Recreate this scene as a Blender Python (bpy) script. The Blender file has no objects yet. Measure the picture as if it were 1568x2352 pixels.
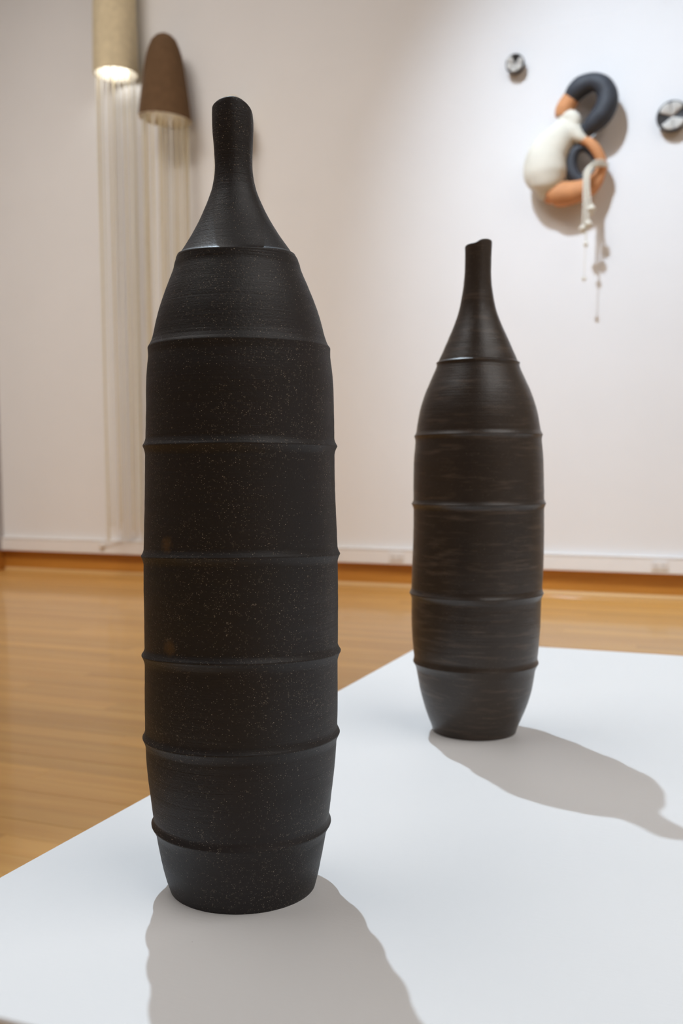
import bpy, bmesh, math, random
from mathutils import Vector, Matrix, noise

random.seed(7)
SC = bpy.context.scene
COL = SC.collection

# ------------------------------------------------------------------ camera
# world frame: X along the back wall, wall face at Y = 0, camera on the -Y side, Z up
cam_d = bpy.data.cameras.new('camera')
cam = bpy.data.objects.new('camera', cam_d)
COL.objects.link(cam)
cam.location = (2.2012, -5.5757, 0.689)
cam.rotation_euler = (math.radians(90) - math.atan(0.1014), 0, math.radians(21.54))
cam_d.sensor_fit = 'VERTICAL'
cam_d.sensor_width = 24
cam_d.sensor_height = 36
cam_d.lens = 36 * 2300 / 2352
cam_d.shift_y = (1313.2 - 1176) / 2352
cam_d.clip_start = 0.02
cam_d.dof.use_dof = True
cam_d.dof.focus_distance = 0.82
cam_d.dof.aperture_fstop = 7.5
SC.camera = cam

# ------------------------------------------------------------------ light
SC.view_settings.view_transform = 'Standard'
SC.view_settings.look = 'None'
SC.view_settings.gamma = 1
SC.view_settings.use_curve_mapping = False
SC.view_settings.exposure = 0.0

world = bpy.data.worlds.new('world')
SC.world = world
world.use_nodes = True
world.node_tree.nodes['Background'].inputs[0].default_value = (1.0, 0.93, 0.86, 1)
world.node_tree.nodes['Background'].inputs[1].default_value = 0.3


def aim(o, target):
    d = Vector(target) - Vector(o.location)
    o.rotation_euler = d.to_track_quat('-Z', 'Y').to_euler()


def spot(name, loc, target, watts, color, size_deg, blend, radius):
    l = bpy.data.lights.new(name, 'SPOT')
    l.energy = watts
    l.color = color
    l.spot_size = math.radians(size_deg)
    l.spot_blend = blend
    l.shadow_soft_size = radius
    o = bpy.data.objects.new(name, l)
    COL.objects.link(o)
    o.location = loc
    aim(o, target)
    return o


def point(name, loc, watts, color, radius):
    l = bpy.data.lights.new(name, 'POINT')
    l.energy = watts
    l.color = color
    l.shadow_soft_size = radius
    o = bpy.data.objects.new(name, l)
    COL.objects.link(o)
    o.location = loc
    return o


def area(name, loc, target, watts, color, sx, sy, spread=180):
    l = bpy.data.lights.new(name, 'AREA')
    l.shape = 'RECTANGLE'
    l.size, l.size_y = sx, sy
    l.spread = math.radians(spread)
    l.energy = watts
    l.color = color
    o = bpy.data.objects.new(name, l)
    COL.objects.link(o)
    o.location = loc
    aim(o, target)
    return o


# track spot that throws the vases' shadows towards the camera
spot('plinth_spotlight', (0.173, -2.40, 4.95), (2.25, -4.75, 0.5), 665, (0.71, 0.85, 0.98), 34, 0.5, 0.03)
# track spot on the knotted sculpture
spot('sculpture_spotlight', (0.30, -3.40, 5.80), (2.199, 0.0, 1.195), 1130, (0.79, 0.94, 1.12), 47.4, 1.0, 0.045)
# added unseen fill panels standing in for the gallery's ambient light
area('ambient_fill', (-0.9, -5.0, 5.90), (-0.9, -5.0, 0), 102, (1.0, 0.98, 0.96), 2.8, 5.0)
area('ambient_fill', (4.9, -5.6, 5.90), (4.9, -5.6, 0), 128, (1.0, 0.98, 0.96), 1.8, 5.6)
# added unseen warm fill that brightens the lower part of the back wall
area('wall_fill', (-1.7, -4.4, 5.80), (-1.7, 0.0, 0.3), 38, (1.0, 0.93, 0.87), 3.6, 0.4, 68)
PROF_L = [(-0.002,0.05979,-0.00009), (0.002,0.06099,-0.00017), (0.006,0.06217,-0.00024), (0.010,0.06326,-0.00030), (0.014,0.06421,-0.00036), (0.018,0.06510,-0.00041), (0.022,0.06596,-0.00044), (0.026,0.06678,-0.00046), (0.030,0.06755,-0.00048), (0.034,0.06831,-0.00048), (0.038,0.06905,-0.00048), (0.042,0.06975,-0.00048), (0.046,0.07041,-0.00047), (0.050,0.07103,-0.00047), (0.054,0.07164,-0.00047), (0.058,0.07224,-0.00047), (0.062,0.07280,-0.00047), (0.066,0.07331,-0.00047), (0.070,0.07376,-0.00047), (0.074,0.07420,-0.00047), (0.078,0.07463,-0.00047), (0.082,0.07506,-0.00045), (0.086,0.07549,-0.00044), (0.090,0.07591,-0.00041), (0.094,0.07633,-0.00038), (0.098,0.07672,-0.00034), (0.102,0.07706,-0.00029), (0.106,0.07735,-0.00024), (0.110,0.07759,-0.00018), (0.114,0.07781,-0.00010), (0.118,0.07801,-0.00003), (0.122,0.07818,0.00005), (0.126,0.07833,0.00014), (0.130,0.07845,0.00022), (0.134,0.07856,0.00030), (0.138,0.07866,0.00038), (0.142,0.07872,0.00045), (0.146,0.07877,0.00052), (0.150,0.07880,0.00058), (0.154,0.07882,0.00063), (0.158,0.07881,0.00068), (0.162,0.07879,0.00072), (0.166,0.07875,0.00076), (0.170,0.07871,0.00080), (0.174,0.07865,0.00084), (0.178,0.07858,0.00087), (0.182,0.07852,0.00090), (0.186,0.07846,0.00093), (0.190,0.07842,0.00096), (0.194,0.07840,0.00099), (0.198,0.07840,0.00101), (0.202,0.07840,0.00102), (0.206,0.07840,0.00103), (0.210,0.07840,0.00104), (0.214,0.07839,0.00103), (0.218,0.07838,0.00102), (0.222,0.07838,0.00101), (0.226,0.07838,0.00099), (0.230,0.07839,0.00097), (0.234,0.07842,0.00095), (0.238,0.07844,0.00092), (0.242,0.07846,0.00090), (0.246,0.07847,0.00088), (0.250,0.07846,0.00086), (0.254,0.07842,0.00085), (0.258,0.07837,0.00084), (0.262,0.07831,0.00084), (0.266,0.07825,0.00085), (0.270,0.07819,0.00086), (0.274,0.07812,0.00087), (0.278,0.07805,0.00089), (0.282,0.07796,0.00091), (0.286,0.07782,0.00093), (0.290,0.07765,0.00095), (0.294,0.07746,0.00096), (0.298,0.07728,0.00098), (0.302,0.07710,0.00099), (0.306,0.07692,0.00100), (0.310,0.07674,0.00101), (0.314,0.07657,0.00102), (0.318,0.07641,0.00102), (0.322,0.07626,0.00103), (0.326,0.07613,0.00103), (0.330,0.07600,0.00104), (0.334,0.07589,0.00105), (0.338,0.07578,0.00106), (0.342,0.07570,0.00108), (0.346,0.07562,0.00110), (0.350,0.07554,0.00113), (0.354,0.07546,0.00117), (0.358,0.07537,0.00121), (0.362,0.07528,0.00126), (0.366,0.07519,0.00130), (0.370,0.07509,0.00135), (0.374,0.07498,0.00140), (0.378,0.07487,0.00144), (0.382,0.07476,0.00148), (0.386,0.07465,0.00151), (0.390,0.07454,0.00154), (0.394,0.07444,0.00155), (0.398,0.07435,0.00155), (0.402,0.07427,0.00153), (0.406,0.07418,0.00151), (0.410,0.07409,0.00148), (0.414,0.07395,0.00144), (0.418,0.07372,0.00139), (0.422,0.07337,0.00135), (0.426,0.07291,0.00131), (0.430,0.07239,0.00126), (0.434,0.07191,0.00122), (0.438,0.07158,0.00118), (0.442,0.07106,0.00115), (0.446,0.06907,0.00111), (0.450,0.06780,0.00107), (0.454,0.06675,0.00103), (0.458,0.06580,0.00098), (0.462,0.06478,0.00093), (0.466,0.06366,0.00087), (0.470,0.06241,0.00081), (0.474,0.06104,0.00075), (0.478,0.05959,0.00068), (0.482,0.05807,0.00062), (0.486,0.05646,0.00056), (0.490,0.05480,0.00051), (0.494,0.05313,0.00045), (0.498,0.05142,0.00038), (0.502,0.04992,0.00030), (0.506,0.04904,0.00021), (0.510,0.04737,0.00009), (0.514,0.04403,-0.00004), (0.518,0.04122,-0.00019), (0.522,0.03853,-0.00036), (0.526,0.03592,-0.00054), (0.530,0.03341,-0.00072), (0.534,0.03102,-0.00090), (0.538,0.02875,-0.00106), (0.542,0.02664,-0.00122), (0.546,0.02468,-0.00135), (0.550,0.02281,-0.00146), (0.554,0.02100,-0.00155), (0.558,0.01932,-0.00162), (0.562,0.01787,-0.00168), (0.566,0.01672,-0.00172), (0.570,0.01584,-0.00176), (0.574,0.01520,-0.00179), (0.578,0.01477,-0.00182), (0.582,0.01456,-0.00186), (0.586,0.01456,-0.00190), (0.590,0.01469,-0.00194), (0.594,0.01489,-0.00198), (0.598,0.01513,-0.00203), (0.602,0.01536,-0.00208), (0.606,0.01556,-0.00213), (0.610,0.01573,-0.00217), (0.614,0.01579,-0.00222), (0.618,0.01570,-0.00227), (0.622,0.01553,-0.00231)]
PROF_R = [(-0.002,0.05424,0.00005), (0.002,0.05544,0.00008), (0.006,0.05649,0.00012), (0.010,0.05794,0.00017), (0.014,0.05956,0.00024), (0.018,0.06122,0.00032), (0.022,0.06282,0.00042), (0.026,0.06435,0.00051), (0.030,0.06580,0.00061), (0.034,0.06718,0.00071), (0.038,0.06846,0.00079), (0.042,0.06964,0.00087), (0.046,0.07077,0.00092), (0.050,0.07186,0.00095), (0.054,0.07288,0.00096), (0.058,0.07377,0.00095), (0.062,0.07452,0.00092), (0.066,0.07518,0.00087), (0.070,0.07582,0.00081), (0.074,0.07645,0.00075), (0.078,0.07709,0.00067), (0.082,0.07773,0.00060), (0.086,0.07840,0.00053), (0.090,0.07908,0.00046), (0.094,0.07977,0.00040), (0.098,0.08041,0.00034), (0.102,0.08097,0.00029), (0.106,0.08145,0.00025), (0.110,0.08187,0.00022), (0.114,0.08222,0.00019), (0.118,0.08252,0.00017), (0.122,0.08278,0.00015), (0.126,0.08303,0.00014), (0.130,0.08328,0.00013), (0.134,0.08353,0.00012), (0.138,0.08377,0.00011), (0.142,0.08399,0.00011), (0.146,0.08414,0.00010), (0.150,0.08422,0.00010), (0.154,0.08426,0.00011), (0.158,0.08428,0.00011), (0.162,0.08431,0.00013), (0.166,0.08433,0.00015), (0.170,0.08435,0.00018), (0.174,0.08439,0.00021), (0.178,0.08444,0.00026), (0.182,0.08454,0.00031), (0.186,0.08466,0.00037), (0.190,0.08478,0.00045), (0.194,0.08487,0.00053), (0.198,0.08493,0.00061), (0.202,0.08496,0.00071), (0.206,0.08498,0.00080), (0.210,0.08500,0.00089), (0.214,0.08501,0.00099), (0.218,0.08501,0.00108), (0.222,0.08501,0.00117), (0.226,0.08500,0.00125), (0.230,0.08497,0.00132), (0.234,0.08492,0.00139), (0.238,0.08487,0.00145), (0.242,0.08482,0.00151), (0.246,0.08477,0.00155), (0.250,0.08472,0.00158), (0.254,0.08467,0.00161), (0.258,0.08462,0.00163), (0.262,0.08457,0.00163), (0.266,0.08452,0.00164), (0.270,0.08446,0.00163), (0.274,0.08440,0.00161), (0.278,0.08435,0.00159), (0.282,0.08429,0.00156), (0.286,0.08423,0.00153), (0.290,0.08418,0.00148), (0.294,0.08414,0.00144), (0.298,0.08411,0.00139), (0.302,0.08411,0.00133), (0.306,0.08411,0.00127), (0.310,0.08411,0.00121), (0.314,0.08409,0.00115), (0.318,0.08407,0.00109), (0.322,0.08402,0.00102), (0.326,0.08395,0.00096), (0.330,0.08388,0.00090), (0.334,0.08381,0.00085), (0.338,0.08374,0.00080), (0.342,0.08366,0.00075), (0.346,0.08359,0.00070), (0.350,0.08351,0.00065), (0.354,0.08341,0.00060), (0.358,0.08325,0.00055), (0.362,0.08300,0.00049), (0.366,0.08267,0.00043), (0.370,0.08229,0.00036), (0.374,0.08188,0.00029), (0.378,0.08147,0.00021), (0.382,0.08108,0.00012), (0.386,0.08070,0.00002), (0.390,0.08031,-0.00008), (0.394,0.07987,-0.00017), (0.398,0.07933,-0.00026), (0.402,0.07870,-0.00035), (0.406,0.07801,-0.00043), (0.410,0.07732,-0.00051), (0.414,0.07660,-0.00058), (0.418,0.07579,-0.00065), (0.422,0.07486,-0.00071), (0.426,0.07378,-0.00078), (0.430,0.07256,-0.00084), (0.434,0.07127,-0.00092), (0.438,0.06993,-0.00099), (0.442,0.06849,-0.00108), (0.446,0.06690,-0.00117), (0.450,0.06516,-0.00126), (0.454,0.06333,-0.00135), (0.458,0.06149,-0.00144), (0.462,0.05965,-0.00152), (0.466,0.05781,-0.00160), (0.470,0.05597,-0.00166), (0.474,0.05421,-0.00171), (0.478,0.05265,-0.00174), (0.482,0.05125,-0.00176), (0.486,0.04974,-0.00178), (0.490,0.04799,-0.00179), (0.494,0.04610,-0.00180), (0.498,0.04427,-0.00181), (0.502,0.04250,-0.00182), (0.506,0.04075,-0.00184), (0.510,0.03899,-0.00188), (0.514,0.03721,-0.00193), (0.518,0.03543,-0.00199), (0.522,0.03365,-0.00206), (0.526,0.03192,-0.00215), (0.530,0.03028,-0.00224), (0.534,0.02872,-0.00234), (0.538,0.02724,-0.00244), (0.542,0.02584,-0.00254), (0.546,0.02455,-0.00264), (0.550,0.02341,-0.00273), (0.554,0.02244,-0.00281), (0.558,0.02162,-0.00288), (0.562,0.02087,-0.00294), (0.566,0.02014,-0.00299), (0.570,0.01943,-0.00303), (0.574,0.01877,-0.00305), (0.578,0.01822,-0.00307), (0.582,0.01776,-0.00307), (0.586,0.01737,-0.00306), (0.590,0.01701,-0.00304), (0.594,0.01673,-0.00301), (0.598,0.01657,-0.00298), (0.602,0.01652,-0.00294), (0.606,0.01651,-0.00290), (0.610,0.01653,-0.00286), (0.614,0.01656,-0.00282), (0.618,0.01664,-0.00279), (0.622,0.01676,-0.00276), (0.626,0.01688,-0.00273), (0.630,0.01698,-0.00272)]


# ------------------------------------------------------------------ helpers
def tag(o, label=None, cat=None, group=None, kind=None):
    if label: o['label'] = label
    if cat: o['category'] = cat
    if group: o['group'] = group
    if kind: o['kind'] = kind
    return o


def empty(name, loc):
    o = bpy.data.objects.new(name, None)
    COL.objects.link(o)
    o.location = loc
    o.empty_display_size = 0.05
    return o


def link(name, me, mat=None, parent=None, loc=(0, 0, 0), smooth=True):
    if mat: me.materials.append(mat)
    if smooth:
        for p in me.polygons: p.use_smooth = True
    o = bpy.data.objects.new(name, me)
    COL.objects.link(o)
    o.location = loc
    if parent: o.parent = parent
    return o


def from_bm(bm, name):
    bmesh.ops.recalc_face_normals(bm, faces=bm.faces)
    me = bpy.data.meshes.new(name)
    bm.to_mesh(me)
    bm.free()
    return me


def box_bm(x0, x1, y0, y1, z0, z1, bev=0.0, seg=2, bm=None):
    bm = bm or bmesh.new()
    g = bmesh.ops.create_cube(bm, size=1)
    vs = g['verts']
    for v in vs:
        v.co = Vector(((x0 + x1) / 2 + v.co.x * (x1 - x0), (y0 + y1) / 2 + v.co.y * (y1 - y0), (z0 + z1) / 2 + v.co.z * (z1 - z0)))
    if bev:
        es = list({e for v in vs for e in v.link_edges})
        bmesh.ops.bevel(bm, geom=es, offset=bev, segments=seg, affect='EDGES', profile=0.5)
    return bm


def catmull(pts, n):
    P = [Vector(p) for p in pts]
    P = [P[0] * 2 - P[1]] + P + [P[-1] * 2 - P[-2]]
    out = []
    for i in range(1, len(P) - 2):
        for k in range(n):
            t = k / n
            a, b, c, d = P[i - 1], P[i], P[i + 1], P[i + 2]
            out.append(0.5 * ((2 * b) + (c - a) * t + (2 * a - 5 * b + 4 * c - d) * t * t + (3 * b - a - 3 * c + d) * t ** 3))
    out.append(P[-2].copy())
    return out


def tube_bm(pts, seg=20, sub=8, flat=1.0, caps=True, closed=False, bm=None):
    """pts: (x, z, out_from_wall, radius) swept tube; returns bmesh in wall coordinates"""
    bm = bm or bmesh.new()
    # pack position and radius into two splines
    pos = catmull([(p[0], -p[2], p[1]) for p in pts], sub)
    rad = [v.x for v in catmull([(p[3], 0, 0) for p in pts], sub)]
    rings = []
    n = len(pos)
    if caps:
        t0 = (pos[0] - pos[1]).normalized(); t1 = (pos[-1] - pos[-2]).normalized()
        a = []; b = []
        for k in range(1, 6):
            th = k / 5 * math.pi / 2 * 0.97
            a.append((pos[0] + t0 * rad[0] * math.sin(th) * 0.7, rad[0] * math.cos(th)))
            b.append((pos[-1] + t1 * rad[-1] * math.sin(th) * 0.7, rad[-1] * math.cos(th)))
        seq = list(reversed(a)) + list(zip(pos, rad)) + b
    else:
        seq = list(zip(pos, rad))
    prevN = None
    for i, (p, r) in enumerate(seq):
        q0 = seq[max(i - 1, 0)][0]; q1 = seq[min(i + 1, len(seq) - 1)][0]
        t = (q1 - q0)
        if t.length < 1e-7: t = Vector((1, 0, 0))
        t.normalize()
        if prevN is None:
            up = Vector((0, -1, 0)) if abs(t.y) < 0.9 else Vector((1, 0, 0))
            N = t.cross(up).normalized()
        else:
            N = (prevN - t * prevN.dot(t)).normalized()
        prevN = N
        B = t.cross(N).normalized()
        ring = []
        for k in range(seg):
            an = 2 * math.pi * k / seg
            off = N * math.cos(an) * r + B * math.sin(an) * r
            off.y *= flat
            ring.append(bm.verts.new(p + off))
        rings.append(ring)
    for a, b in zip(rings[:-1], rings[1:]):
        for k in range(seg):
            bm.faces.new((a[k], a[(k + 1) % seg], b[(k + 1) % seg], b[k]))
    bm.faces.new(rings[0]); bm.faces.new(list(reversed(rings[-1])))
    return bm


def lathe_bm(prof, seg=48, bm=None, cap0=False, cap1=False):
    bm = bm or bmesh.new()
    rings = []
    for r, z in prof:
        rings.append([bm.verts.new((r * math.cos(2 * math.pi * k / seg), r * math.sin(2 * math.pi * k / seg), z)) for k in range(seg)])
    for a, b in zip(rings[:-1], rings[1:]):
        for k in range(seg):
            bm.faces.new((a[k], a[(k + 1) % seg], b[(k + 1) % seg], b[k]))
    if cap0: bm.faces.new(rings[0])
    if cap1: bm.faces.new(rings[-1])
    return bm


# ------------------------------------------------------------------ materials
class NT:
    def __init__(self, name):
        self.m = bpy.data.materials.new(name)
        self.m.use_nodes = True
        self.t = self.m.node_tree
        self.b = self.t.nodes['Principled BSDF']

    def n(self, typ, **kw):
        nd = self.t.nodes.new(typ)
        for k, v in kw.items():
            if k.startswith('i_'):
                key = k[2:]
                key = int(key) if key.isdigit() else key
                nd.inputs[key].default_value = v
            else:
                setattr(nd, k, v)
        return nd

    def l(self, a, b):
        self.t.links.new(a, b)

    def coord(self, scale=(1, 1, 1), kind='Object'):
        c = self.n('ShaderNodeTexCoord')
        mp = self.n('ShaderNodeMapping')
        mp.inputs['Scale'].default_value = scale
        self.l(c.outputs[kind], mp.inputs['Vector'])
        return mp.outputs['Vector']

    def noise(self, vec, scale, detail=2, rough=0.5):
        nd = self.n('ShaderNodeTexNoise')
        nd.inputs['Scale'].default_value = scale
        nd.inputs['Detail'].default_value = detail
        nd.inputs['Roughness'].default_value = rough
        self.l(vec, nd.inputs['Vector'])
        return nd.outputs['Fac']

    def ramp(self, fac, a, b, ca=(0, 0, 0, 1), cb=(1, 1, 1, 1)):
        nd = self.n('ShaderNodeValToRGB')
        nd.color_ramp.elements[0].position = a; nd.color_ramp.elements[0].color = ca
        nd.color_ramp.elements[1].position = b; nd.color_ramp.elements[1].color = cb
        self.l(fac, nd.inputs['Fac'])
        return nd.outputs['Color']

    def math(self, op, a, b=None, clamp=False):
        nd = self.n('ShaderNodeMath', operation=op)
        nd.use_clamp = clamp
        for i, v in enumerate((a, b)):
            if v is None: continue
            if isinstance(v, (int, float)): nd.inputs[i].default_value = v
            else: self.l(v, nd.inputs[i])
        return nd.outputs[0]

    def mix(self, fac, a, b):
        nd = self.n('ShaderNodeMix', data_type='RGBA')
        for sock, v in ((nd.inputs[0], fac), (nd.inputs[6], a), (nd.inputs[7], b)):
            if isinstance(v, tuple): sock.default_value = v if len(v) == 4 else (*v, 1)
            elif isinstance(v, (int, float)): sock.default_value = v
            else: self.l(v, sock)
        return nd.outputs[2]

    def bump(self, h, strength, dist, prev=None):
        nd = self.n('ShaderNodeBump')
        nd.inputs['Strength'].default_value = strength
        nd.inputs['Distance'].default_value = dist
        self.l(h, nd.inputs['Height'])
        if prev: self.l(prev, nd.inputs['Normal'])
        return nd.outputs['Normal']


def mat_plain(name, col, rough=0.6, spec=0.5, nscale=30, nstr=0.15, ndist=0.002, var=0.05):
    s = NT(name)
    v = s.coord()
    f = s.noise(v, nscale, 4)
    c = s.mix(s.ramp(f, 0.3, 0.7), tuple(x * (1 - var) for x in col), tuple(min(1, x * (1 + var)) for x in col))
    s.l(c, s.b.inputs['Base Color'])
    s.b.inputs['Roughness'].default_value = rough
    s.b.inputs['Specular IOR Level'].default_value = spec
    s.l(s.bump(s.noise(v, nscale * 6, 3), nstr, ndist), s.b.inputs['Normal'])
    return s.m


def mat_clay(name, base, base2, speck, density, rough, fibres, spec=0.5, streak=0.5, stains=()):
    s = NT(name)
    v = s.coord()
    # slow colour drift round the body and throwing streaks
    big = s.ramp(s.noise(s.coord((1, 1, 0.6)), 9, 3), 0.3, 0.7)
    lines = s.noise(s.coord((9, 9, 620)), 1.0, 4, 0.6)
    blot = s.noise(s.coord((22, 22, 170)), 1.0, 3, 0.6)
    c = s.mix(big, base, base2)
    c = s.mix(s.math('MULTIPLY', s.ramp(blot, 0.52, 0.72), streak), c, tuple(min(1, x * 1.9 + 0.006) for x in base2))
    # grog specks
    def specks(scale, rad, gate, dens):
        vo = s.n('ShaderNodeTexVoronoi')
        vo.inputs['Scale'].default_value = scale
        s.l(v, vo.inputs['Vector'])
        near = s.math('LESS_THAN', vo.outputs['Distance'], rad)
        sep = s.n('ShaderNodeSeparateColor')
        s.l(vo.outputs['Color'], sep.inputs[0])
        patch = s.math('MULTIPLY', s.ramp(s.noise(v, 26, 3), 0.34, 0.66), dens)
        on = s.math('LESS_THAN', sep.outputs[0], s.math('ADD', patch, gate))
        return s.math('MULTIPLY', near, on), sep.outputs[1]
    a, bright = specks(800, 0.16, 0.07 * density, 0.62 * density)
    b2, bright2 = specks(340, 0.105, 0.03 * density, 0.20 * density)
    a = s.math('MULTIPLY', a, s.math('MULTIPLY_ADD', bright, 0.8))
    fac = s.math('MAXIMUM', a, b2)
    if fibres:
        dis = s.noise(s.coord((1, 1, 1.4)), 420, 1.5)
        line = s.math('LESS_THAN', s.math('ABSOLUTE', s.math('SUBTRACT', dis, 0.5)), 0.008)
        gate = s.ramp(s.noise(v, 330, 1), 0.60, 0.66)
        gate = s.math('MULTIPLY', gate, s.ramp(s.noise(v, 14, 3), 0.42, 0.60))
        fib = s.math('MULTIPLY', s.math('MULTIPLY', line, gate), fibres)
        fac = s.math('MAXIMUM', fac, fib)
    c = s.mix(s.math('MULTIPLY', fac, 0.75), c, speck)
    for st in stains:
        dn = s.n('ShaderNodeVectorMath', operation='DISTANCE')
        s.l(v, dn.inputs[0]); dn.inputs[1].default_value = st
        wob = s.math('MULTIPLY', s.noise(v, 420, 2), 0.008)
        m = s.ramp(s.math('ADD', dn.outputs['Value'], wob), 0.0060, 0.0115, (1, 1, 1, 1), (0, 0, 0, 1))
        c = s.mix(s.math('MULTIPLY', m, 0.6), c, (0.12, 0.062, 0.014))
    s.l(c, s.b.inputs['Base Color'])
    rr = s.math('MULTIPLY_ADD', s.noise(s.coord((14, 14, 60)), 1, 3), 0.22)
    s.t.nodes[rr.node.name].inputs[2].default_value = rough - 0.11
    s.l(rr, s.b.inputs['Roughness'])
    s.b.inputs['Specular IOR Level'].default_value = spec
    cracks = s.ramp(s.noise(s.coord((9, 9, 260)), 1.0, 2, 0.4), 0.30, 0.345)
    nrm = s.bump(lines, 0.30, 0.0008)
    nrm = s.bump(cracks, 0.14, 0.0005, nrm)
    nrm = s.bump(s.noise(v, 760, 3), 0.35, 0.0007, nrm)
    s.l(nrm, s.b.inputs['Normal'])
    return s.m


M_NEAR = mat_clay('black_stoneware', (0.0066, 0.0056, 0.0050), (0.0115, 0.0078, 0.0080), (0.50, 0.42, 0.33), 1.0, 0.53, 0.8, spec=0.46, streak=0.15,
                  stains=((-0.0242, -0.0740, 0.2895), (-0.0222, -0.0745, 0.2110)))
M_FAR = mat_clay('brown_stoneware', (0.022, 0.0145, 0.0100), (0.046, 0.031, 0.021), (0.33, 0.27, 0.20), 0.42, 0.33, 0.25, spec=0.5, streak=0.75)

# painted plaster
M_WALL = mat_plain('white_wall_paint', (0.80, 0.79, 0.782), 0.62, 0.3, 3, 0.05, 0.001, 0.012)
M_SIDE = mat_plain('grey_side_wall', (0.42, 0.40, 0.40), 0.6, 0.3, 3, 0.05, 0.001, 0.02)  # side wall, a darker grey than the back wall
M_CEIL = mat_plain('ceiling_paint', (0.13, 0.125, 0.12), 0.8, 0.2, 3, 0.05, 0.001, 0.02)
M_DIM = mat_plain('far_wall_paint', (0.34, 0.32, 0.31), 0.8, 0.2, 3, 0.05, 0.001, 0.02)
M_TRIM = mat_plain('raceway_enamel', (0.83, 0.81, 0.79), 0.45, 0.4, 8, 0.03, 0.001, 0.012)


def mat_plinth():
    s = NT('plinth_paint')
    v = s.coord()
    f = s.noise(v, 2.2, 3)
    c = s.mix(s.ramp(f, 0.3, 0.7), (0.80, 0.80, 0.80), (0.835, 0.83, 0.825))
    # a few scuffs and pin-prick stains
    vo = s.n('ShaderNodeTexVoronoi'); vo.inputs['Scale'].default_value = 17
    s.l(v, vo.inputs['Vector'])
    sep = s.n('ShaderNodeSeparateColor'); s.l(vo.outputs['Color'], sep.inputs[0])
    dot = s.math('MULTIPLY', s.math('LESS_THAN', vo.outputs['Distance'], 0.014), s.math('LESS_THAN', sep.outputs[0], 0.35))
    c = s.mix(s.math('MULTIPLY', dot, 0.4), c, (0.36, 0.34, 0.32))
    s.l(c, s.b.inputs['Base Color'])
    s.b.inputs['Roughness'].default_value = 0.52
    s.b.inputs['Specular IOR Level'].default_value = 0.35
    h = s.noise(s.coord((55, 260, 120)), 1.0, 4, 0.6)
    nrm = s.bump(h, 0.22, 0.0009)
    nrm = s.bump(s.noise(v, 420, 3), 0.10, 0.0005, nrm)
    s.l(nrm, s.b.inputs['Normal'])
    return s.m


M_PLINTH = mat_plinth()


def mat_wood(name, a, b, rough, rnd=0.0, coat=0.0, gscale=(1.2, 26, 26)):
    s = NT(name)
    geo = s.n('ShaderNodeNewGeometry')
    info = s.n('ShaderNodeObjectInfo')
    off = s.n('ShaderNodeVectorMath', operation='ADD')
    comb = s.n('ShaderNodeCombineXYZ')
    for i in range(3):
        s.l(s.math('MULTIPLY', info.outputs['Random'], 37.0 + i * 11), comb.inputs[i])
    s.l(geo.outputs['Position'], off.inputs[0]); s.l(comb.outputs[0], off.inputs[1])
    mp = s.n('ShaderNodeMapping'); mp.inputs['Scale'].default_value = gscale
    s.l(off.outputs[0], mp.inputs['Vector'])
    g = s.noise(mp.outputs[0], 1.0, 6, 0.6)
    mp2 = s.n('ShaderNodeMapping'); mp2.inputs['Scale'].default_value = (5, 110, 110)
    s.l(off.outputs[0], mp2.inputs['Vector'])
    g2 = s.noise(mp2.outputs[0], 1.0, 3, 0.5)
    c = s.mix(s.ramp(g, 0.30, 0.72), a, b)
    c = s.mix(s.math('MULTIPLY', s.ramp(g2, 0.55, 0.8), 0.10), c, tuple(x * 0.6 for x in a))
    if rnd:
        hs = s.n('ShaderNodeHueSaturation')
        val = s.math('MULTIPLY_ADD', info.outputs['Random'], rnd)
        s.t.nodes[val.node.name].inputs[2].default_value = 1 - rnd / 2
        s.l(val, hs.inputs['Value'])
        s.l(c, hs.inputs['Color'])
        c = hs.outputs[0]
    s.l(c, s.b.inputs['Base Color'])
    s.b.inputs['Roughness'].default_value = rough
    s.b.inputs['Coat Weight'].default_value = coat
    s.b.inputs['Coat Roughness'].default_value = 0.09
    s.l(s.bump(g2, 0.05, 0.001), s.b.inputs['Normal'])
    return s.m


M_PLANK = mat_wood('varnished_maple', (0.57, 0.285, 0.066), (0.69, 0.385, 0.104), 0.5, 0.22, 0.42)
M_BASE = mat_wood('stained_baseboard', (0.44, 0.175, 0.024), (0.58, 0.26, 0.045), 0.4, 0.0, 0.2)
M_SHOE = mat_wood('lit_shoe_wood', (0.56, 0.34, 0.13), (0.68, 0.44, 0.19), 0.35, 0.0, 0.3)  # paler than the baseboard: the spotlight's bright line put into the wood colour
M_GAP = mat_plain('subfloor', (0.10, 0.05, 0.02), 0.8, 0.2)

M_CREAM = mat_plain('cream_clay', (0.73, 0.69, 0.585), 0.7, 0.3, 14, 0.25, 0.002, 0.05)
M_TERRA = mat_plain('terracotta', (0.60, 0.27, 0.115), 0.68, 0.3, 20, 0.25, 0.002, 0.10)
M_DARK = mat_plain('charcoal_clay', (0.036, 0.040, 0.050), 0.62, 0.45, 24, 0.30, 0.002, 0.16)
M_DISC = mat_plain('black_glaze', (0.022, 0.021, 0.022), 0.45, 0.5, 40, 0.2, 0.001, 0.1)
M_INLAY = mat_plain('chalky_slip', (0.56, 0.54, 0.50), 0.75, 0.3, 60, 0.3, 0.001, 0.10)
M_CORD = mat_plain('cotton_cord', (0.74, 0.70, 0.60), 0.85, 0.2, 200, 0.3, 0.001, 0.06)
M_SHADE1 = mat_plain('sand_felt', (0.68, 0.58, 0.39), 0.9, 0.15, 26, 0.3, 0.003, 0.08)
M_SHADE2 = mat_plain('brown_felt', (0.135, 0.078, 0.040), 0.9, 0.15, 26, 0.3, 0.003, 0.12)
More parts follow.
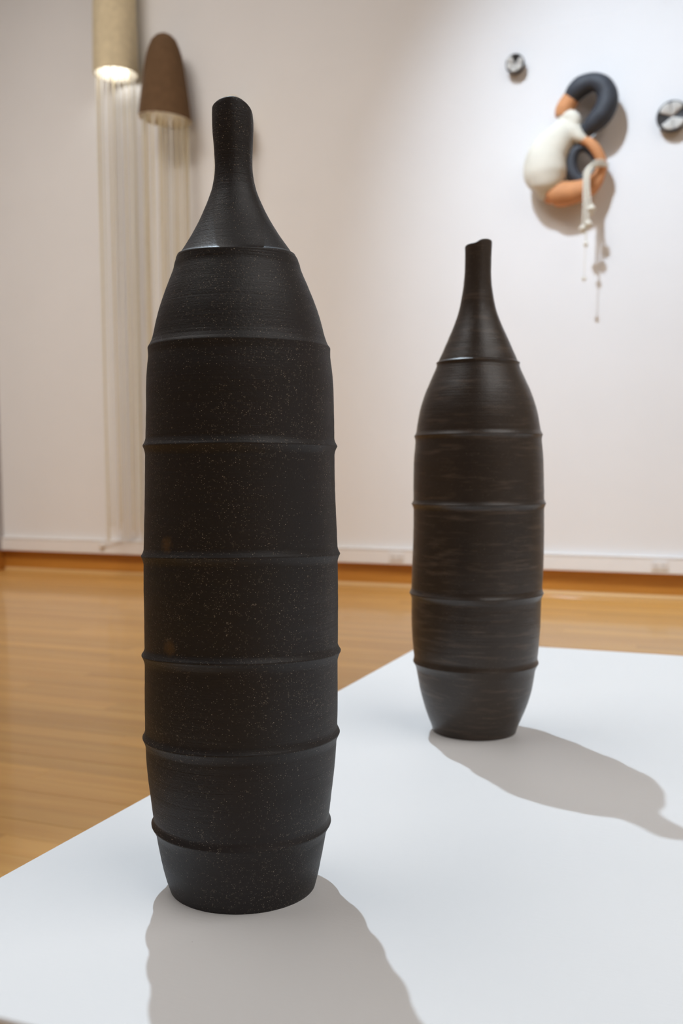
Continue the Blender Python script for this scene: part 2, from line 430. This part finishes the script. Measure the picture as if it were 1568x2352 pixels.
M_LINING = mat_plain('pale_lining', (0.80, 0.74, 0.62), 0.8, 0.2, 26, 0.2, 0.002, 0.05)
M_THREAD = mat_plain('cream_thread', (0.66, 0.57, 0.38), 0.85, 0.2, 90, 0.2, 0.001, 0.08)
M_THREAD_W = mat_plain('white_thread', (0.78, 0.76, 0.70), 0.85, 0.2, 90, 0.2, 0.001, 0.05)
M_SOCKET = mat_plain('socket_plastic', (0.78, 0.75, 0.72), 0.4, 0.5, 10, 0.02, 0.001, 0.01)
M_SLOT = mat_plain('socket_slot', (0.35, 0.30, 0.27), 0.5, 0.4)

# ------------------------------------------------------------------ the room
XL, XR, YF, ZC = -2.51, 6.0, -9.6, 6.0

wall = link('wall_back', from_bm(box_bm(XL - 0.3, XR, 0.0, 0.2, 0.141, ZC), 'wall_back'), M_WALL, smooth=False)
tag(wall, kind='structure')
tag(link('wall_left', from_bm(box_bm(XL - 0.2, XL, YF, 0.0, 0.141, ZC), 'wall_left'), M_SIDE, smooth=False), kind='structure')
tag(link('wall_right', from_bm(box_bm(XR, XR + 0.2, YF, 0.2, 0, ZC), 'wall_right'), M_WALL, smooth=False), kind='structure')
tag(link('wall_front', from_bm(box_bm(XL - 0.2, XR + 0.2, YF - 0.2, YF, 0, ZC), 'wall_front'), M_DIM, smooth=False), kind='structure')
tag(link('ceiling', from_bm(box_bm(XL - 0.2, XR + 0.2, YF - 0.2, 0.2, ZC, ZC + 0.1), 'ceiling'), M_CEIL, smooth=False), kind='structure')

# raceway box that runs along the foot of the back wall
bm = box_bm(XL + 0.001, XR, -0.028, 0.0, 0.1405, 0.222, 0.004, 2)
bm = box_bm(XL + 0.001, XR, -0.0315, 0.0, 0.2225, 0.230, 0.002, 1, bm)
tag(link('trim_1', from_bm(bm, 'trim_1'), M_TRIM, smooth=False), kind='structure')

# stained wooden baseboard set back below the wall panel, with its shoe
bb = tag(link('baseboard_back', from_bm(box_bm(XL - 0.1, XR, 0.020, 0.060, 0.0, 0.14, 0.002, 1), 'baseboard_back'), M_BASE, smooth=False), kind='structure')
bm = bmesh.new()
prof = [(0.020, 0.0), (-0.001, 0.0)] + [(0.020 - 0.021 * math.cos(a * math.pi / 12), 0.004 + 0.018 * math.sin(a * math.pi / 12)) for a in range(0, 7)]
va = [bm.verts.new((XL, y, z)) for y, z in prof]; vb = [bm.verts.new((XR, y, z)) for y, z in prof]
for i in range(len(prof)):
    j = (i + 1) % len(prof)
    bm.faces.new((va[i], va[j], vb[j], vb[i]))
bm.faces.new(va); bm.faces.new(vb)
link('shoe_moulding', from_bm(bm, 'shoe'), M_SHOE, bb, smooth=False)
bl = tag(link('baseboard_left', from_bm(box_bm(XL - 0.06, XL - 0.02, YF, 0.02, 0.0, 0.14, 0.002, 1), 'baseboard_left'), M_BASE, smooth=False), kind='structure')

# floor: sub-base, single planks where the photograph shows them, the rest joined
floor = tag(link('floor', from_bm(box_bm(XL - 0.2, XR + 0.2, YF - 0.2, 0.2, -0.06, -0.012), 'floor'), M_GAP, smooth=False), kind='structure')
unit = from_bm(box_bm(0, 1, 0, 1, 0, 1, 0.0), 'plank')
unit.materials.append(M_PLANK)
PW = 0.0762
rest = bmesh.new()
rng = random.Random(11)
count = 0
row = 0
y1 = 0.02
while y1 > YF:
    y0 = y1 - PW
    dist = -y0
    # right end of the stretch that needs single planks in this row
    xmax = 2.45 if dist < 1.5 else 1.75
    x = XL - 0.06 - rng.uniform(0, 0.9)
    single = dist < 4.75
    while x < XR:
        ln = rng.uniform(0.75, 1.9)
        x1 = min(x + ln, XR)
        xa = max(x, XL - 0.06)
        if x1 > xa + 0.02:
            dz = rng.uniform(-0.0004, 0.0)
            vis = single and xa < xmax and count < 298
            if vis and dist > 1.2:
                # rows nearer the camera only show what lies between the frame edge and the plinth
                left_lim = -2.6 + (dist - 1.2) * 1.15
                vis = x1 > left_lim
            if vis:
                o = bpy.data.objects.new('plank', unit)
                COL.objects.link(o)
                o.parent = floor
                o.location = (xa + 0.0004, y0 + 0.0004, -0.012)
                o.scale = (x1 - xa - 0.0008, PW - 0.0008, 0.012 + dz)
                count += 1
            else:
                box_bm(xa + 0.0004, x1 - 0.0004, y0 + 0.0004, y1 - 0.0004, -0.012, dz, bm=rest)
        x = x1 if x1 < XR else XR
    y1 = y0
    row += 1
tag(link('floorboards', from_bm(rest, 'floorboards'), M_PLANK, floor, smooth=False), kind='stuff')

# ------------------------------------------------------------------ plinth
ZP = 0.344
bm = box_bm(1.627, 3.95, -5.095, -3.623, 0.0, ZP, 0.0035, 3)
pl = link('plinth', from_bm(bm, 'plinth'), M_PLINTH)
tag(pl, 'low wide white painted plinth carrying the two dark bottle vases', 'plinth')
for p in pl.data.polygons: p.use_smooth = len(p.vertices) == 4 and p.area < 0.02


# ------------------------------------------------------------------ vases
def interp(tab, z, k):
    if z <= tab[0][0]: return tab[0][k]
    if z >= tab[-1][0]: return tab[-1][k]
    i = min(int((z - tab[0][0]) / 0.004), len(tab) - 2)
    while tab[i + 1][0] < z: i += 1
    while tab[i][0] > z: i -= 1
    t = (z - tab[i][0]) / (tab[i + 1][0] - tab[i][0])
    return tab[i][k] * (1 - t) + tab[i + 1][k] * t


def build_vase(loc, prof, rings, neck_z, rim, mat, label, bodylabel=None):
    """rings: (z_left, z_right, amplitude, width_up, width_down); rim(phi)->z"""
    SEG = 288
    cx, cy = math.cos(math.radians(21.54)), math.sin(math.radians(21.54))  # picture right / away axes
    ztop = prof[-1][0]
    zs = []
    z = 0.0
    while z < ztop - 0.02:
        zs.append(z)
        dmin = min(abs(z - (r[0] + r[1]) / 2 - (r[5] if len(r) > 5 else 0.0) / 2) for r in rings)
        z += 0.0006 if dmin < 0.011 else 0.0016
    for k in range(14): zs.append(ztop - 0.02 + (k + 0.0) / 14 * 0.02)
    th = 0.0032
    verts = []; faces = []; owner = []

    def ring_z(r, s, q=0.0):
        return r[0] + (r[1] - r[0]) * (s + 1) / 2 + (r[5] if len(r) > 5 else 0.0) * max(0.0, -q) ** 1.5

    def radius(z, phi):
        s = math.cos(phi)
        rr = interp(prof, z, 1)
        for r in rings:
            d = z - ring_z(r, s, math.sin(phi)) - 0.0005 * noise.noise((math.cos(phi) * 1.3, math.sin(phi) * 1.3, r[0] * 40))
            w = r[3] if d > 0 else r[4]
            if abs(d) < w:
                t = 1 - abs(d) / w
                t = t ** 1.7
                # blunt the very crest
                rr += r[2] * min(t, 0.93) * (1 + 0.18 * noise.noise((math.cos(phi) * 2, math.sin(phi) * 2, r[0] * 90)))
        n = noise.noise((math.cos(phi) * 1.6 + 5, math.sin(phi) * 1.6, z * 14)) * 0.0005
        n += noise.noise((math.cos(phi) * 3, math.sin(phi) * 3, z * 160)) * 0.00013
        return rr + n * min(1, z * 60)

    ztab = []
    for z in zs:
        t = max(0, (z - (ztop - 0.05)) / 0.05)
        row = []
        for k in range(SEG):
            phi = 2 * math.pi * k / SEG
            zz = z + (rim(phi) - ztop) * t * t
            r = radius(z, phi)
            o = interp(prof, z, 2)
            x, y = r * math.cos(phi) + o, r * math.sin(phi)
            row.append((x * cx - y * cy, x * cy + y * cx, zz))
        ztab.append(row)
    # rounded lip and the inside of the neck
    def lip(inset, dz):
        row = []
        for k in range(SEG):
            phi = 2 * math.pi * k / SEG
            r = radius(ztop, phi) - inset
            o = prof[-1][2]
            x, y = r * math.cos(phi) + o, r * math.sin(phi)
            row.append((x * cx - y * cy, x * cy + y * cx, rim(phi) + dz))
        return row
    nz = list(zs)
    for a in (0.0, 0.2, 0.4, 0.6, 0.8, 1.0):
        ztab.append(lip(th * 0.5 * (1 - math.cos(a * math.pi)), th * 0.5 * math.sin(a * math.pi))); nz.append(ztop)
    for d in (0.01, 0.03, 0.06):
        ztab.append(lip(th * 1.1, -d)); nz.append(ztop)
    for row in ztab: verts += row
    nr = len(ztab)
    inner_start = len(zs) + 5
    for i in range(nr - 1):
        for k in range(SEG):
            k2 = (k + 1) % SEG
            faces.append((i * SEG + k, i * SEG + k2, (i + 1) * SEG + k2, (i + 1) * SEG + k))
            phi = 2 * math.pi * (k + 0.5) / SEG
            zc = (nz[i] + nz[i + 1]) / 2
            own = 'body' if zc < neck_z else 'neck'
            if i >= len(zs) - 1: own = 'rim' if i < inner_start + 2 else 'neck'
            for q, r in enumerate(rings):
                d = zc - ring_z(r, math.cos(phi), math.sin(phi))
                if -r[4] * 0.62 < d < r[3] * 0.62: own = 'ridge%d' % q
            if i >= len(zs) - 1: own = 'rim'
            owner.append(own)
    # foot
    verts.append((prof[0][2] * cx, prof[0][2] * cy, 0.0)); c0 = len(verts) - 1
    for k in range(SEG):
        faces.append((c0, (k + 1) % SEG, k)); owner.append('body')
    full = bpy.data.meshes.new('full'); full.from_pydata(verts, [], faces); full.update()
    vn = [Vector(v.vector) if hasattr(v, 'vector') else Vector(v.normal) for v in full.vertex_normals] if hasattr(full, 'vertex_normals') else [v.normal.copy() for v in full.vertices]
    root = empty('ceramic_vase', loc)
    tag(root, label, 'vase')
    keys = ['body', 'neck', 'rim'] + ['ridge%d' % q for q in range(len(rings))]
    for key in keys:
        idx = {}; vv = []; ff = []; nn = []
        for f, own in zip(faces, owner):
            if own != key: continue
            g = []
            for vi in f:
                if vi not in idx:
                    idx[vi] = len(vv); vv.append(verts[vi]); nn.append(vn[vi])
                g.append(idx[vi])
            ff.append(g)
        if not ff: continue
        me = bpy.data.meshes.new(key.rstrip('0123456789'))
        me.from_pydata(vv, [], ff)
        for p in me.polygons: p.use_smooth = True
        me.update()
        me.normals_split_custom_set_from_vertices(nn)
        link(key.rstrip('0123456789'), me, mat, root)
    bpy.data.meshes.remove(full)
    return root


def rim_near(phi):
    # pinched lip, higher at the front, dipping on the right
    s, c = math.sin(phi), math.cos(phi)      # c>0: picture right, s<0: towards the camera
    return 0.6245 - 0.0028 * s - 0.0042 * max(0, c) ** 2 - 0.0008 * max(0, -c) ** 2 - 0.0005 * math.sin(2 * phi)


def rim_far(phi):
    s, c = math.sin(phi), math.cos(phi)
    return 0.6300 + 0.0022 * c - 0.0008 * s + 0.0010 * math.tanh(6 * (c + 0.15)) + 0.0004 * math.sin(4 * phi)


rings_near = [(0.5130, 0.5140, 0.0015, 0.0016, 0.0060, -0.0038), (0.4404, 0.4412, 0.0009, 0.0030, 0.007, 0.0), (0.3639, 0.3642, 0.0024, 0.0062, 0.0075, 0.0006),
              (0.2765, 0.2778, 0.0022, 0.0060, 0.0070, 0.0038), (0.1967, 0.1983, 0.0028, 0.0060, 0.0085, 0.0044),
              (0.1291, 0.1305, 0.0025, 0.0062, 0.0085, 0.0020), (0.0557, 0.0545, 0.0029, 0.0065, 0.0095, 0.0)]
build_vase((1.8270, -4.8520, ZP), PROF_L, rings_near, 0.5145, rim_near, M_NEAR,
           'tall black speckled stoneware bottle vase with seven ridges, nearest on the left of the plinth')
rings_far = [(0.4825, 0.4821, 0.0022, 0.0022, 0.0050), (0.3890, 0.3907, 0.0024, 0.0060, 0.0070), (0.3013, 0.3026, 0.0027, 0.0060, 0.0075),
             (0.1847, 0.1861, 0.0030, 0.0075, 0.0085), (0.0929, 0.0933, 0.0029, 0.0085, 0.0100)]
build_vase((1.8854, -4.2940, ZP), PROF_R, rings_far, 0.4825, rim_far, M_FAR,
           'dark brown stoneware bottle vase with five ridges, standing farther back on the plinth')

# ------------------------------------------------------------------ knotted sculpture on the wall
SX, SZ = 1.35, 2.40
sc = empty('wall_sculpture', (SX, 0, SZ))
tag(sc, 'knotted wall sculpture of charcoal loop, terracotta bands and cream clay body', 'sculpture')


def shift(pts): return [(p[0] - SX, p[1] - SZ, p[2], p[3]) for p in pts]


dark_loop = [(1.3171, 2.6199, 0.07, 0.0444), (1.3419, 2.6475, 0.08, 0.0506), (1.3758, 2.6683, 0.085, 0.0525), (1.4294, 2.6767, 0.09, 0.0468), (1.4736, 2.6556, 0.095, 0.0492), (1.4978, 2.6199, 0.095, 0.052), (1.5047, 2.5789, 0.095, 0.0549), (1.4941, 2.5381, 0.095, 0.0562), (1.4716, 2.5025, 0.095, 0.055), (1.4384, 2.4735, 0.09, 0.0493), (1.406, 2.4533, 0.08, 0.042), (1.3809, 2.4516, 0.07, 0.0316)]
terra_band = [(1.3171, 2.6199, 0.07, 0.0444), (1.2977, 2.5905, 0.07, 0.0474), (1.2823, 2.5612, 0.07, 0.0483), (1.273, 2.5272, 0.07, 0.0403)]
cream_a = [(1.279, 2.5304, 0.07, 0.0373), (1.3218, 2.5145, 0.085, 0.0401), (1.3324, 2.4879, 0.085, 0.0421), (1.3062, 2.4614, 0.08, 0.0507)]
cream_a2 = [(1.302, 2.4697, 0.08, 0.0465), (1.3353, 2.4400, 0.09, 0.0460), (1.3650, 2.4113, 0.1, 0.0320), (1.3905, 2.3929, 0.1, 0.0218)]
cream_b = [(1.29, 2.4672, 0.08, 0.0592), (1.2715, 2.4327, 0.085, 0.0783), (1.2369, 2.3881, 0.09, 0.0932), (1.2083, 2.3426, 0.095, 0.1039), (1.1939, 2.2915, 0.1, 0.1111), (1.1937, 2.2401, 0.1, 0.1124), (1.197, 2.2001, 0.1, 0.0984), (1.1984, 2.1695, 0.095, 0.0785), (1.1952, 2.1432, 0.09, 0.0467)]
terra_low = [(1.2100, 2.124, 0.080, 0.036), (1.236, 2.1345, 0.09, 0.0560), (1.2748, 2.1335, 0.09, 0.0634), (1.3313, 2.1339, 0.09, 0.0589), (1.387, 2.1442, 0.09, 0.0524), (1.4296, 2.1647, 0.085, 0.0469), (1.456, 2.1907, 0.08, 0.0385), (1.4711, 2.2165, 0.08, 0.0313), (1.4791, 2.2377, 0.085, 0.0275)]
terra_up = [(1.3826, 2.3919, 0.1, 0.0201), (1.4145, 2.3785, 0.1, 0.0242), (1.4468, 2.3457, 0.1, 0.0275), (1.4707, 2.3057, 0.095, 0.0275), (1.4828, 2.2709, 0.09, 0.0258), (1.483, 2.2372, 0.085, 0.0259)]
dark_ring = [(1.3685, 2.3623, 0.08, 0.021), (1.339, 2.3402, 0.08, 0.027), (1.3268, 2.2984, 0.08, 0.0295), (1.3303, 2.2508, 0.08, 0.0312), (1.3541, 2.211, 0.08, 0.0303), (1.3884, 2.1957, 0.08, 0.0277), (1.4225, 2.2085, 0.07, 0.0243), (1.4494, 2.2448, 0.07, 0.021), (1.4522, 2.2914, 0.07, 0.0209), (1.4273, 2.337, 0.07, 0.0231), (1.3957, 2.3606, 0.075, 0.0219)]
o = link('charcoal_loop', from_bm(tube_bm(shift(dark_loop), 32, 8), 'charcoal_loop'), M_DARK, sc); o['label'] = 'large charcoal grey loop'
o = link('terracotta_band', from_bm(tube_bm(shift(terra_band), 32, 8, caps=False), 'terracotta_band'), M_TERRA, sc); o['label'] = 'short terracotta band below the loop'
bm = tube_bm(shift(cream_a), 28, 6)
bm = tube_bm(shift(cream_a2), 28, 6, bm=bm)
bm = tube_bm(shift(cream_b), 40, 8, flat=0.86, bm=bm)
o = link('cream_body', from_bm(bm, 'cream_body'), M_CREAM, sc); o['label'] = 'bulging cream clay body'
rm = o.modifiers.new('remesh', 'REMESH'); rm.mode = 'VOXEL'; rm.voxel_size = 0.0045; rm.use_smooth_shade = True
sm = o.modifiers.new('smooth', 'SMOOTH'); sm.factor = 0.5; sm.iterations = 5
o = link('terracotta_arc', from_bm(tube_bm(shift(terra_low), 32, 8), 'terracotta_arc'), M_TERRA, sc); o['label'] = 'thick lower terracotta arc'
o = link('terracotta_arc', from_bm(tube_bm(shift(terra_up), 28, 8), 'terracotta_arc'), M_TERRA, sc); o['label'] = 'slim upper terracotta arc'
o = link('charcoal_ring', from_bm(tube_bm(shift(dark_ring + [dark_ring[0]]), 28, 8), 'charcoal_ring'), M_DARK, sc); o['label'] = 'small charcoal inner ring'

# cords with little clay bells, tied over the terracotta arc
tassel = empty('cord_tassel', (1.42, -0.15, 2.10))
tag(tassel, 'cream cotton cords with small clay beads hanging from the terracotta arc', 'tassel')
beads = [(1.4457, 2.0263, 0.0210, 0.160), (1.4330, 1.9512, 0.0190, 0.160), (1.4035, 1.9330, 0.0190, 0.150), (1.4195, 1.8540, 0.0125, 0.15), (1.4152, 1.6803, 0.0110, 0.15)]
rr = random.Random(3)
strands = [(1.4290, 0.0058, 0), (1.4185, 0.0050, 1), (1.4040, 0.0052, 2), (1.4120, 0.0045, 3), (1.4240, 0.0022, 4)]


def tshift(pts): return [(p[0] - 1.42, p[1] - 2.10, p[2] - 0.15, p[3]) for p in pts]


for i, (ux, rad, bi) in enumerate(strands):
    bx, bz, br, bw = beads[bi]
    j = rr.uniform(-0.006, 0.006) + (i - 2) * 0.006
    w = 0.118 + 0.008 * math.sin(i * 2)
    path = [(1.5085, 2.262 + j, 0.062, rad), (1.5030, 2.266 + j, 0.098, rad), (1.480, 2.263 + j, w + 0.006, rad), (1.452, 2.252 + j, w + 0.030, rad),
            (ux + 0.006, 2.225 + j, bw + 0.004, rad), (ux, 2.17, bw + 0.006, rad), (ux * 0.6 + bx * 0.4, 2.08 if bz < 2.02 else 2.09, bw, rad * 0.9), (bx, max(bz + 0.01, bz), bw, rad * 0.8)]
    link('cord', from_bm(tube_bm(tshift(path), 10, 8), 'cord'), M_CORD, tassel)
    prof_b = [(0.001, br * 0.95), (br * 0.45, br * 0.9), (br * 0.9, br * 0.45), (br * 1.05, 0.0), (br * 0.95, -br * 0.3), (br * 0.55, -br * 0.45), (br * 0.5, -br * 1.1), (br * 0.3, -br * 1.35), (0.001, -br * 1.4)]
    b = link('bead', from_bm(lathe_bm(prof_b, 20), 'bead'), M_CREAM, tassel, (bx - 1.42, -bw + 0.15, bz - 2.10))


# ------------------------------------------------------------------ round wall buttons
def button(loc, r, label, dark_angles, half, rot):
    root = empty('ceramic_button', loc)
    tag(root, label, 'wall ornament', 'round black and white ceramic ornaments on the wall')
    # dish built as a lathe about Y (out of the wall)
    prof_d = [(0.001, 0.0), (r * 0.70, 0.0), (r * 0.92, 0.016), (r, 0.038), (r * 0.97, 0.048), (r * 0.90, 0.052), (r * 0.84, 0.049), (r * 0.5, 0.042), (0.001, 0.038)]
    me = from_bm(lathe_bm(prof_d, 48), 'dish')
    d = link('dish', me, M_DISC, root); d.rotation_euler = (math.radians(90), 0, 0)
    # raised pale petals between the dark wedges
    full = 2 * math.pi
    arcs = []
    da = sorted(dark_angles)
    for i, a in enumerate(da):
        nxt = da[(i + 1) % len(da)] + (full if i == len(da) - 1 else 0)
        a0, a1 = a + half, nxt - half
        npet = 2 if len(da) == 2 else 5
        for q in range(npet):
            arcs.append((a0 + (a1 - a0) * q / npet, a0 + (a1 - a0) * (q + 1) / npet))
    for a0, a1 in arcs:
        bm = bmesh.new()
        NA, NR = 10, 7
        grid = []
        for ia in range(NA + 1):
            line = []
            t = ia / NA
            an = a0 + (a1 - a0) * (0.02 + 0.96 * t)
            for ir in range(NR + 1):
                q = ir / NR
                rad = r * (0.03 + 0.86 * q) * (1 - 0.10 * q * (2 * t - 1) ** 2)
                h = 0.038 + 0.014 * q + 0.007 * math.sin(math.pi * t) * (0.3 + 0.7 * math.sin(math.pi * min(1, q * 1.05)))
                line.append(bm.verts.new((rad * math.cos(an), rad * math.sin(an), h)))
            grid.append(line)
        bot = [[bm.verts.new((v.co.x, v.co.y, 0.034)) for v in line] for line in grid]
        for ia in range(NA):
            for ir in range(NR):
                bm.faces.new((grid[ia][ir], grid[ia + 1][ir], grid[ia + 1][ir + 1], grid[ia][ir + 1]))
                bm.faces.new((bot[ia][ir], bot[ia][ir + 1], bot[ia + 1][ir + 1], bot[ia + 1][ir]))
            bm.faces.new((grid[ia][NR], grid[ia + 1][NR], bot[ia + 1][NR], bot[ia][NR]))
            bm.faces.new((grid[ia][0], bot[ia][0], bot[ia + 1][0], grid[ia + 1][0]))
        for ir in range(NR):
            bm.faces.new((grid[0][ir], grid[0][ir + 1], bot[0][ir + 1], bot[0][ir]))
            bm.faces.new((grid[NA][ir], bot[NA][ir], bot[NA][ir + 1], grid[NA][ir + 1]))
        p = link('petal', from_bm(bm, 'petal'), M_INLAY, root); p.rotation_euler = (math.radians(90), 0, 0)
    return root


button((1.0104, 0, 2.8452), 0.051, 'small round ornament with one dark wedge, high left of the knotted sculpture', [math.radians(80)], math.radians(32), 0)
button((1.8207, 0, 2.4758), 0.079, 'larger round ornament with two dark wedges, at the right edge of the photo', [math.radians(10), math.radians(190)], math.radians(27), 0)


# ------------------------------------------------------------------ hanging thread pieces
def thread_piece(loc, prof_out, rim_r, n, z_end, shade_mat, label, thread_mats, seed, tilt=0.0, drift=0.0):
    root = empty('thread_wall_hanging', loc)
    tag(root, label, 'wall hanging')
    th = 0.009
    bm = lathe_bm(prof_out, 56)
    if tilt:
        for v in bm.verts: v.co.z -= tilt * v.co.x * max(0, 1 - v.co.z / 0.4)
    link('shade', from_bm(bm, 'shade'), shade_mat, root)
    inner = [(max(0.001, r - th), z - (th if i > len(prof_out) - 4 else 0)) for i, (r, z) in enumerate(prof_out)]
    inner = [(prof_out[0][0], prof_out[0][1])] + inner
    bm = lathe_bm(inner, 56)
    if tilt:
        for v in bm.verts: v.co.z -= tilt * v.co.x * max(0, 1 - v.co.z / 0.4)
    link('lining', from_bm(bm, 'lining'), M_LINING, root)
    rg = random.Random(seed)
    for i in range(n):
        a = 2 * math.pi * (i + rg.uniform(-0.3, 0.3)) / n
        q = rim_r * rg.uniform(0.80, 0.93)
        x0, y0 = q * math.cos(a), q * math.sin(a)
        top = 0.06 if q > rim_r * 0.3 else 0.1
        pts = []
        zb = z_end - loc[2] + rg.uniform(-0.03, 0.10)
        sway = rg.uniform(-0.006, 0.006)
        for k in range(7):
            t = k / 6
            pts.append((x0 + drift * t + sway * math.sin(t * 3), top + (zb - top) * t, -(y0 * (1 - 0.15 * t)), rg.uniform(0.0026, 0.0042)))
        m = thread_mats[i % len(thread_mats)]
        link('thread', from_bm(tube_bm(pts, 6, 2), 'thread'), m, root)
    return root


# sand-coloured one, its top beyond the frame
c1 = (-1.4184, -0.150, 3.085)
prof1 = [(0.136, 0.0), (0.134, 0.10), (0.130, 0.30), (0.125, 0.55), (0.120, 0.75), (0.110, 0.88), (0.090, 0.98), (0.060, 1.04), (0.030, 1.065), (0.001, 1.07)]
thread_piece(c1, prof1, 0.134, 22, 0.26, M_SHADE1, 'sand coloured felt tube on the wall with long white threads below', [M_THREAD_W, M_THREAD_W, M_THREAD], 21)
c2 = (-1.069, -0.165, 2.775)
prof2 = [(0.158, 0.0), (0.150, 0.07), (0.140, 0.15), (0.130, 0.22), (0.118, 0.30), (0.106, 0.365), (0.092, 0.41), (0.074, 0.45), (0.050, 0.475), (0.025, 0.488), (0.001, 0.490)]
thread_piece(c2, prof2, 0.155, 26, 0.25, M_SHADE2, 'dark brown rounded felt cone on the wall trailing long cream threads', [M_THREAD, M_THREAD, M_THREAD_W], 22, tilt=0.10)
# hidden lamps inside the shades light the threads
point('shade_lamp', (c1[0] - 0.02, c1[1] + 0.02, c1[2] + 0.06), 1.3, (0.95, 0.97, 1.0), 0.045)
point('shade_lamp', (c2[0] + 0.02, c2[1] + 0.02, c2[2] + 0.12), 0.18, (1.0, 0.95, 0.93), 0.045)

# third hanging, nearly all of it hidden by the near vase's neck
c3 = (-0.645, -0.115, 2.69)
prof3 = [(0.108, 0.0), (0.098, 0.04), (0.086, 0.08), (0.068, 0.13), (0.045, 0.165), (0.02, 0.178), (0.001, 0.18)]
thread_piece(c3, prof3, 0.108, 12, 0.26, M_SHADE1, 'pale thread hanging mostly hidden behind the neck of the near black vase', [M_THREAD], 23, tilt=0.0)


# ------------------------------------------------------------------ sockets and plug on the raceway
def outlet(x, z, label):
    root = empty('power_outlet', (x, -0.028, z))
    tag(root, label, 'outlet', 'sockets on the white raceway')
    link('faceplate', from_bm(box_bm(-0.045, 0.045, -0.006, 0, -0.026, 0.026, 0.003, 2), 'faceplate'), M_SOCKET, root, smooth=False)
    for dx in (-0.019, 0.019):
        f = link('socket', from_bm(box_bm(dx - 0.014, dx + 0.014, -0.009, -0.006, -0.016, 0.016, 0.002, 1), 'socket'), M_SOCKET, root, smooth=False)
        bm = box_bm(dx - 0.006, dx - 0.003, -0.0096, -0.0088, -0.004, 0.008)
        bm = box_bm(dx + 0.003, dx + 0.006, -0.0096, -0.0088, -0.004, 0.008, bm=bm)
        link('slot', from_bm(bm, 'slot'), M_SLOT, f, smooth=False)
    return root


outlet(0.357, 0.184, 'white double socket on the raceway between the two vases')
outlet(1.828, 0.184, 'white double socket on the raceway at the right edge')
root = empty('power_plug', (-1.682, -0.028, 0.196))
tag(root, 'small white plug with thin cable at the raceway below the thread hangings', 'plug')
link('plug_body', from_bm(box_bm(-0.018, 0.018, -0.022, 0.0, -0.014, 0.014, 0.004, 2), 'plug_body'), M_SOCKET, root, smooth=False)
link('cable', from_bm(tube_bm([(0.012, 0.004, 0.012, 0.003), (0.06, 0.012, 0.016, 0.003), (0.13, 0.026, 0.010, 0.003), (0.20, 0.045, -0.012, 0.003), (0.25, 0.080, -0.022, 0.003)], 8, 8), 'cable'), M_SOCKET, root)
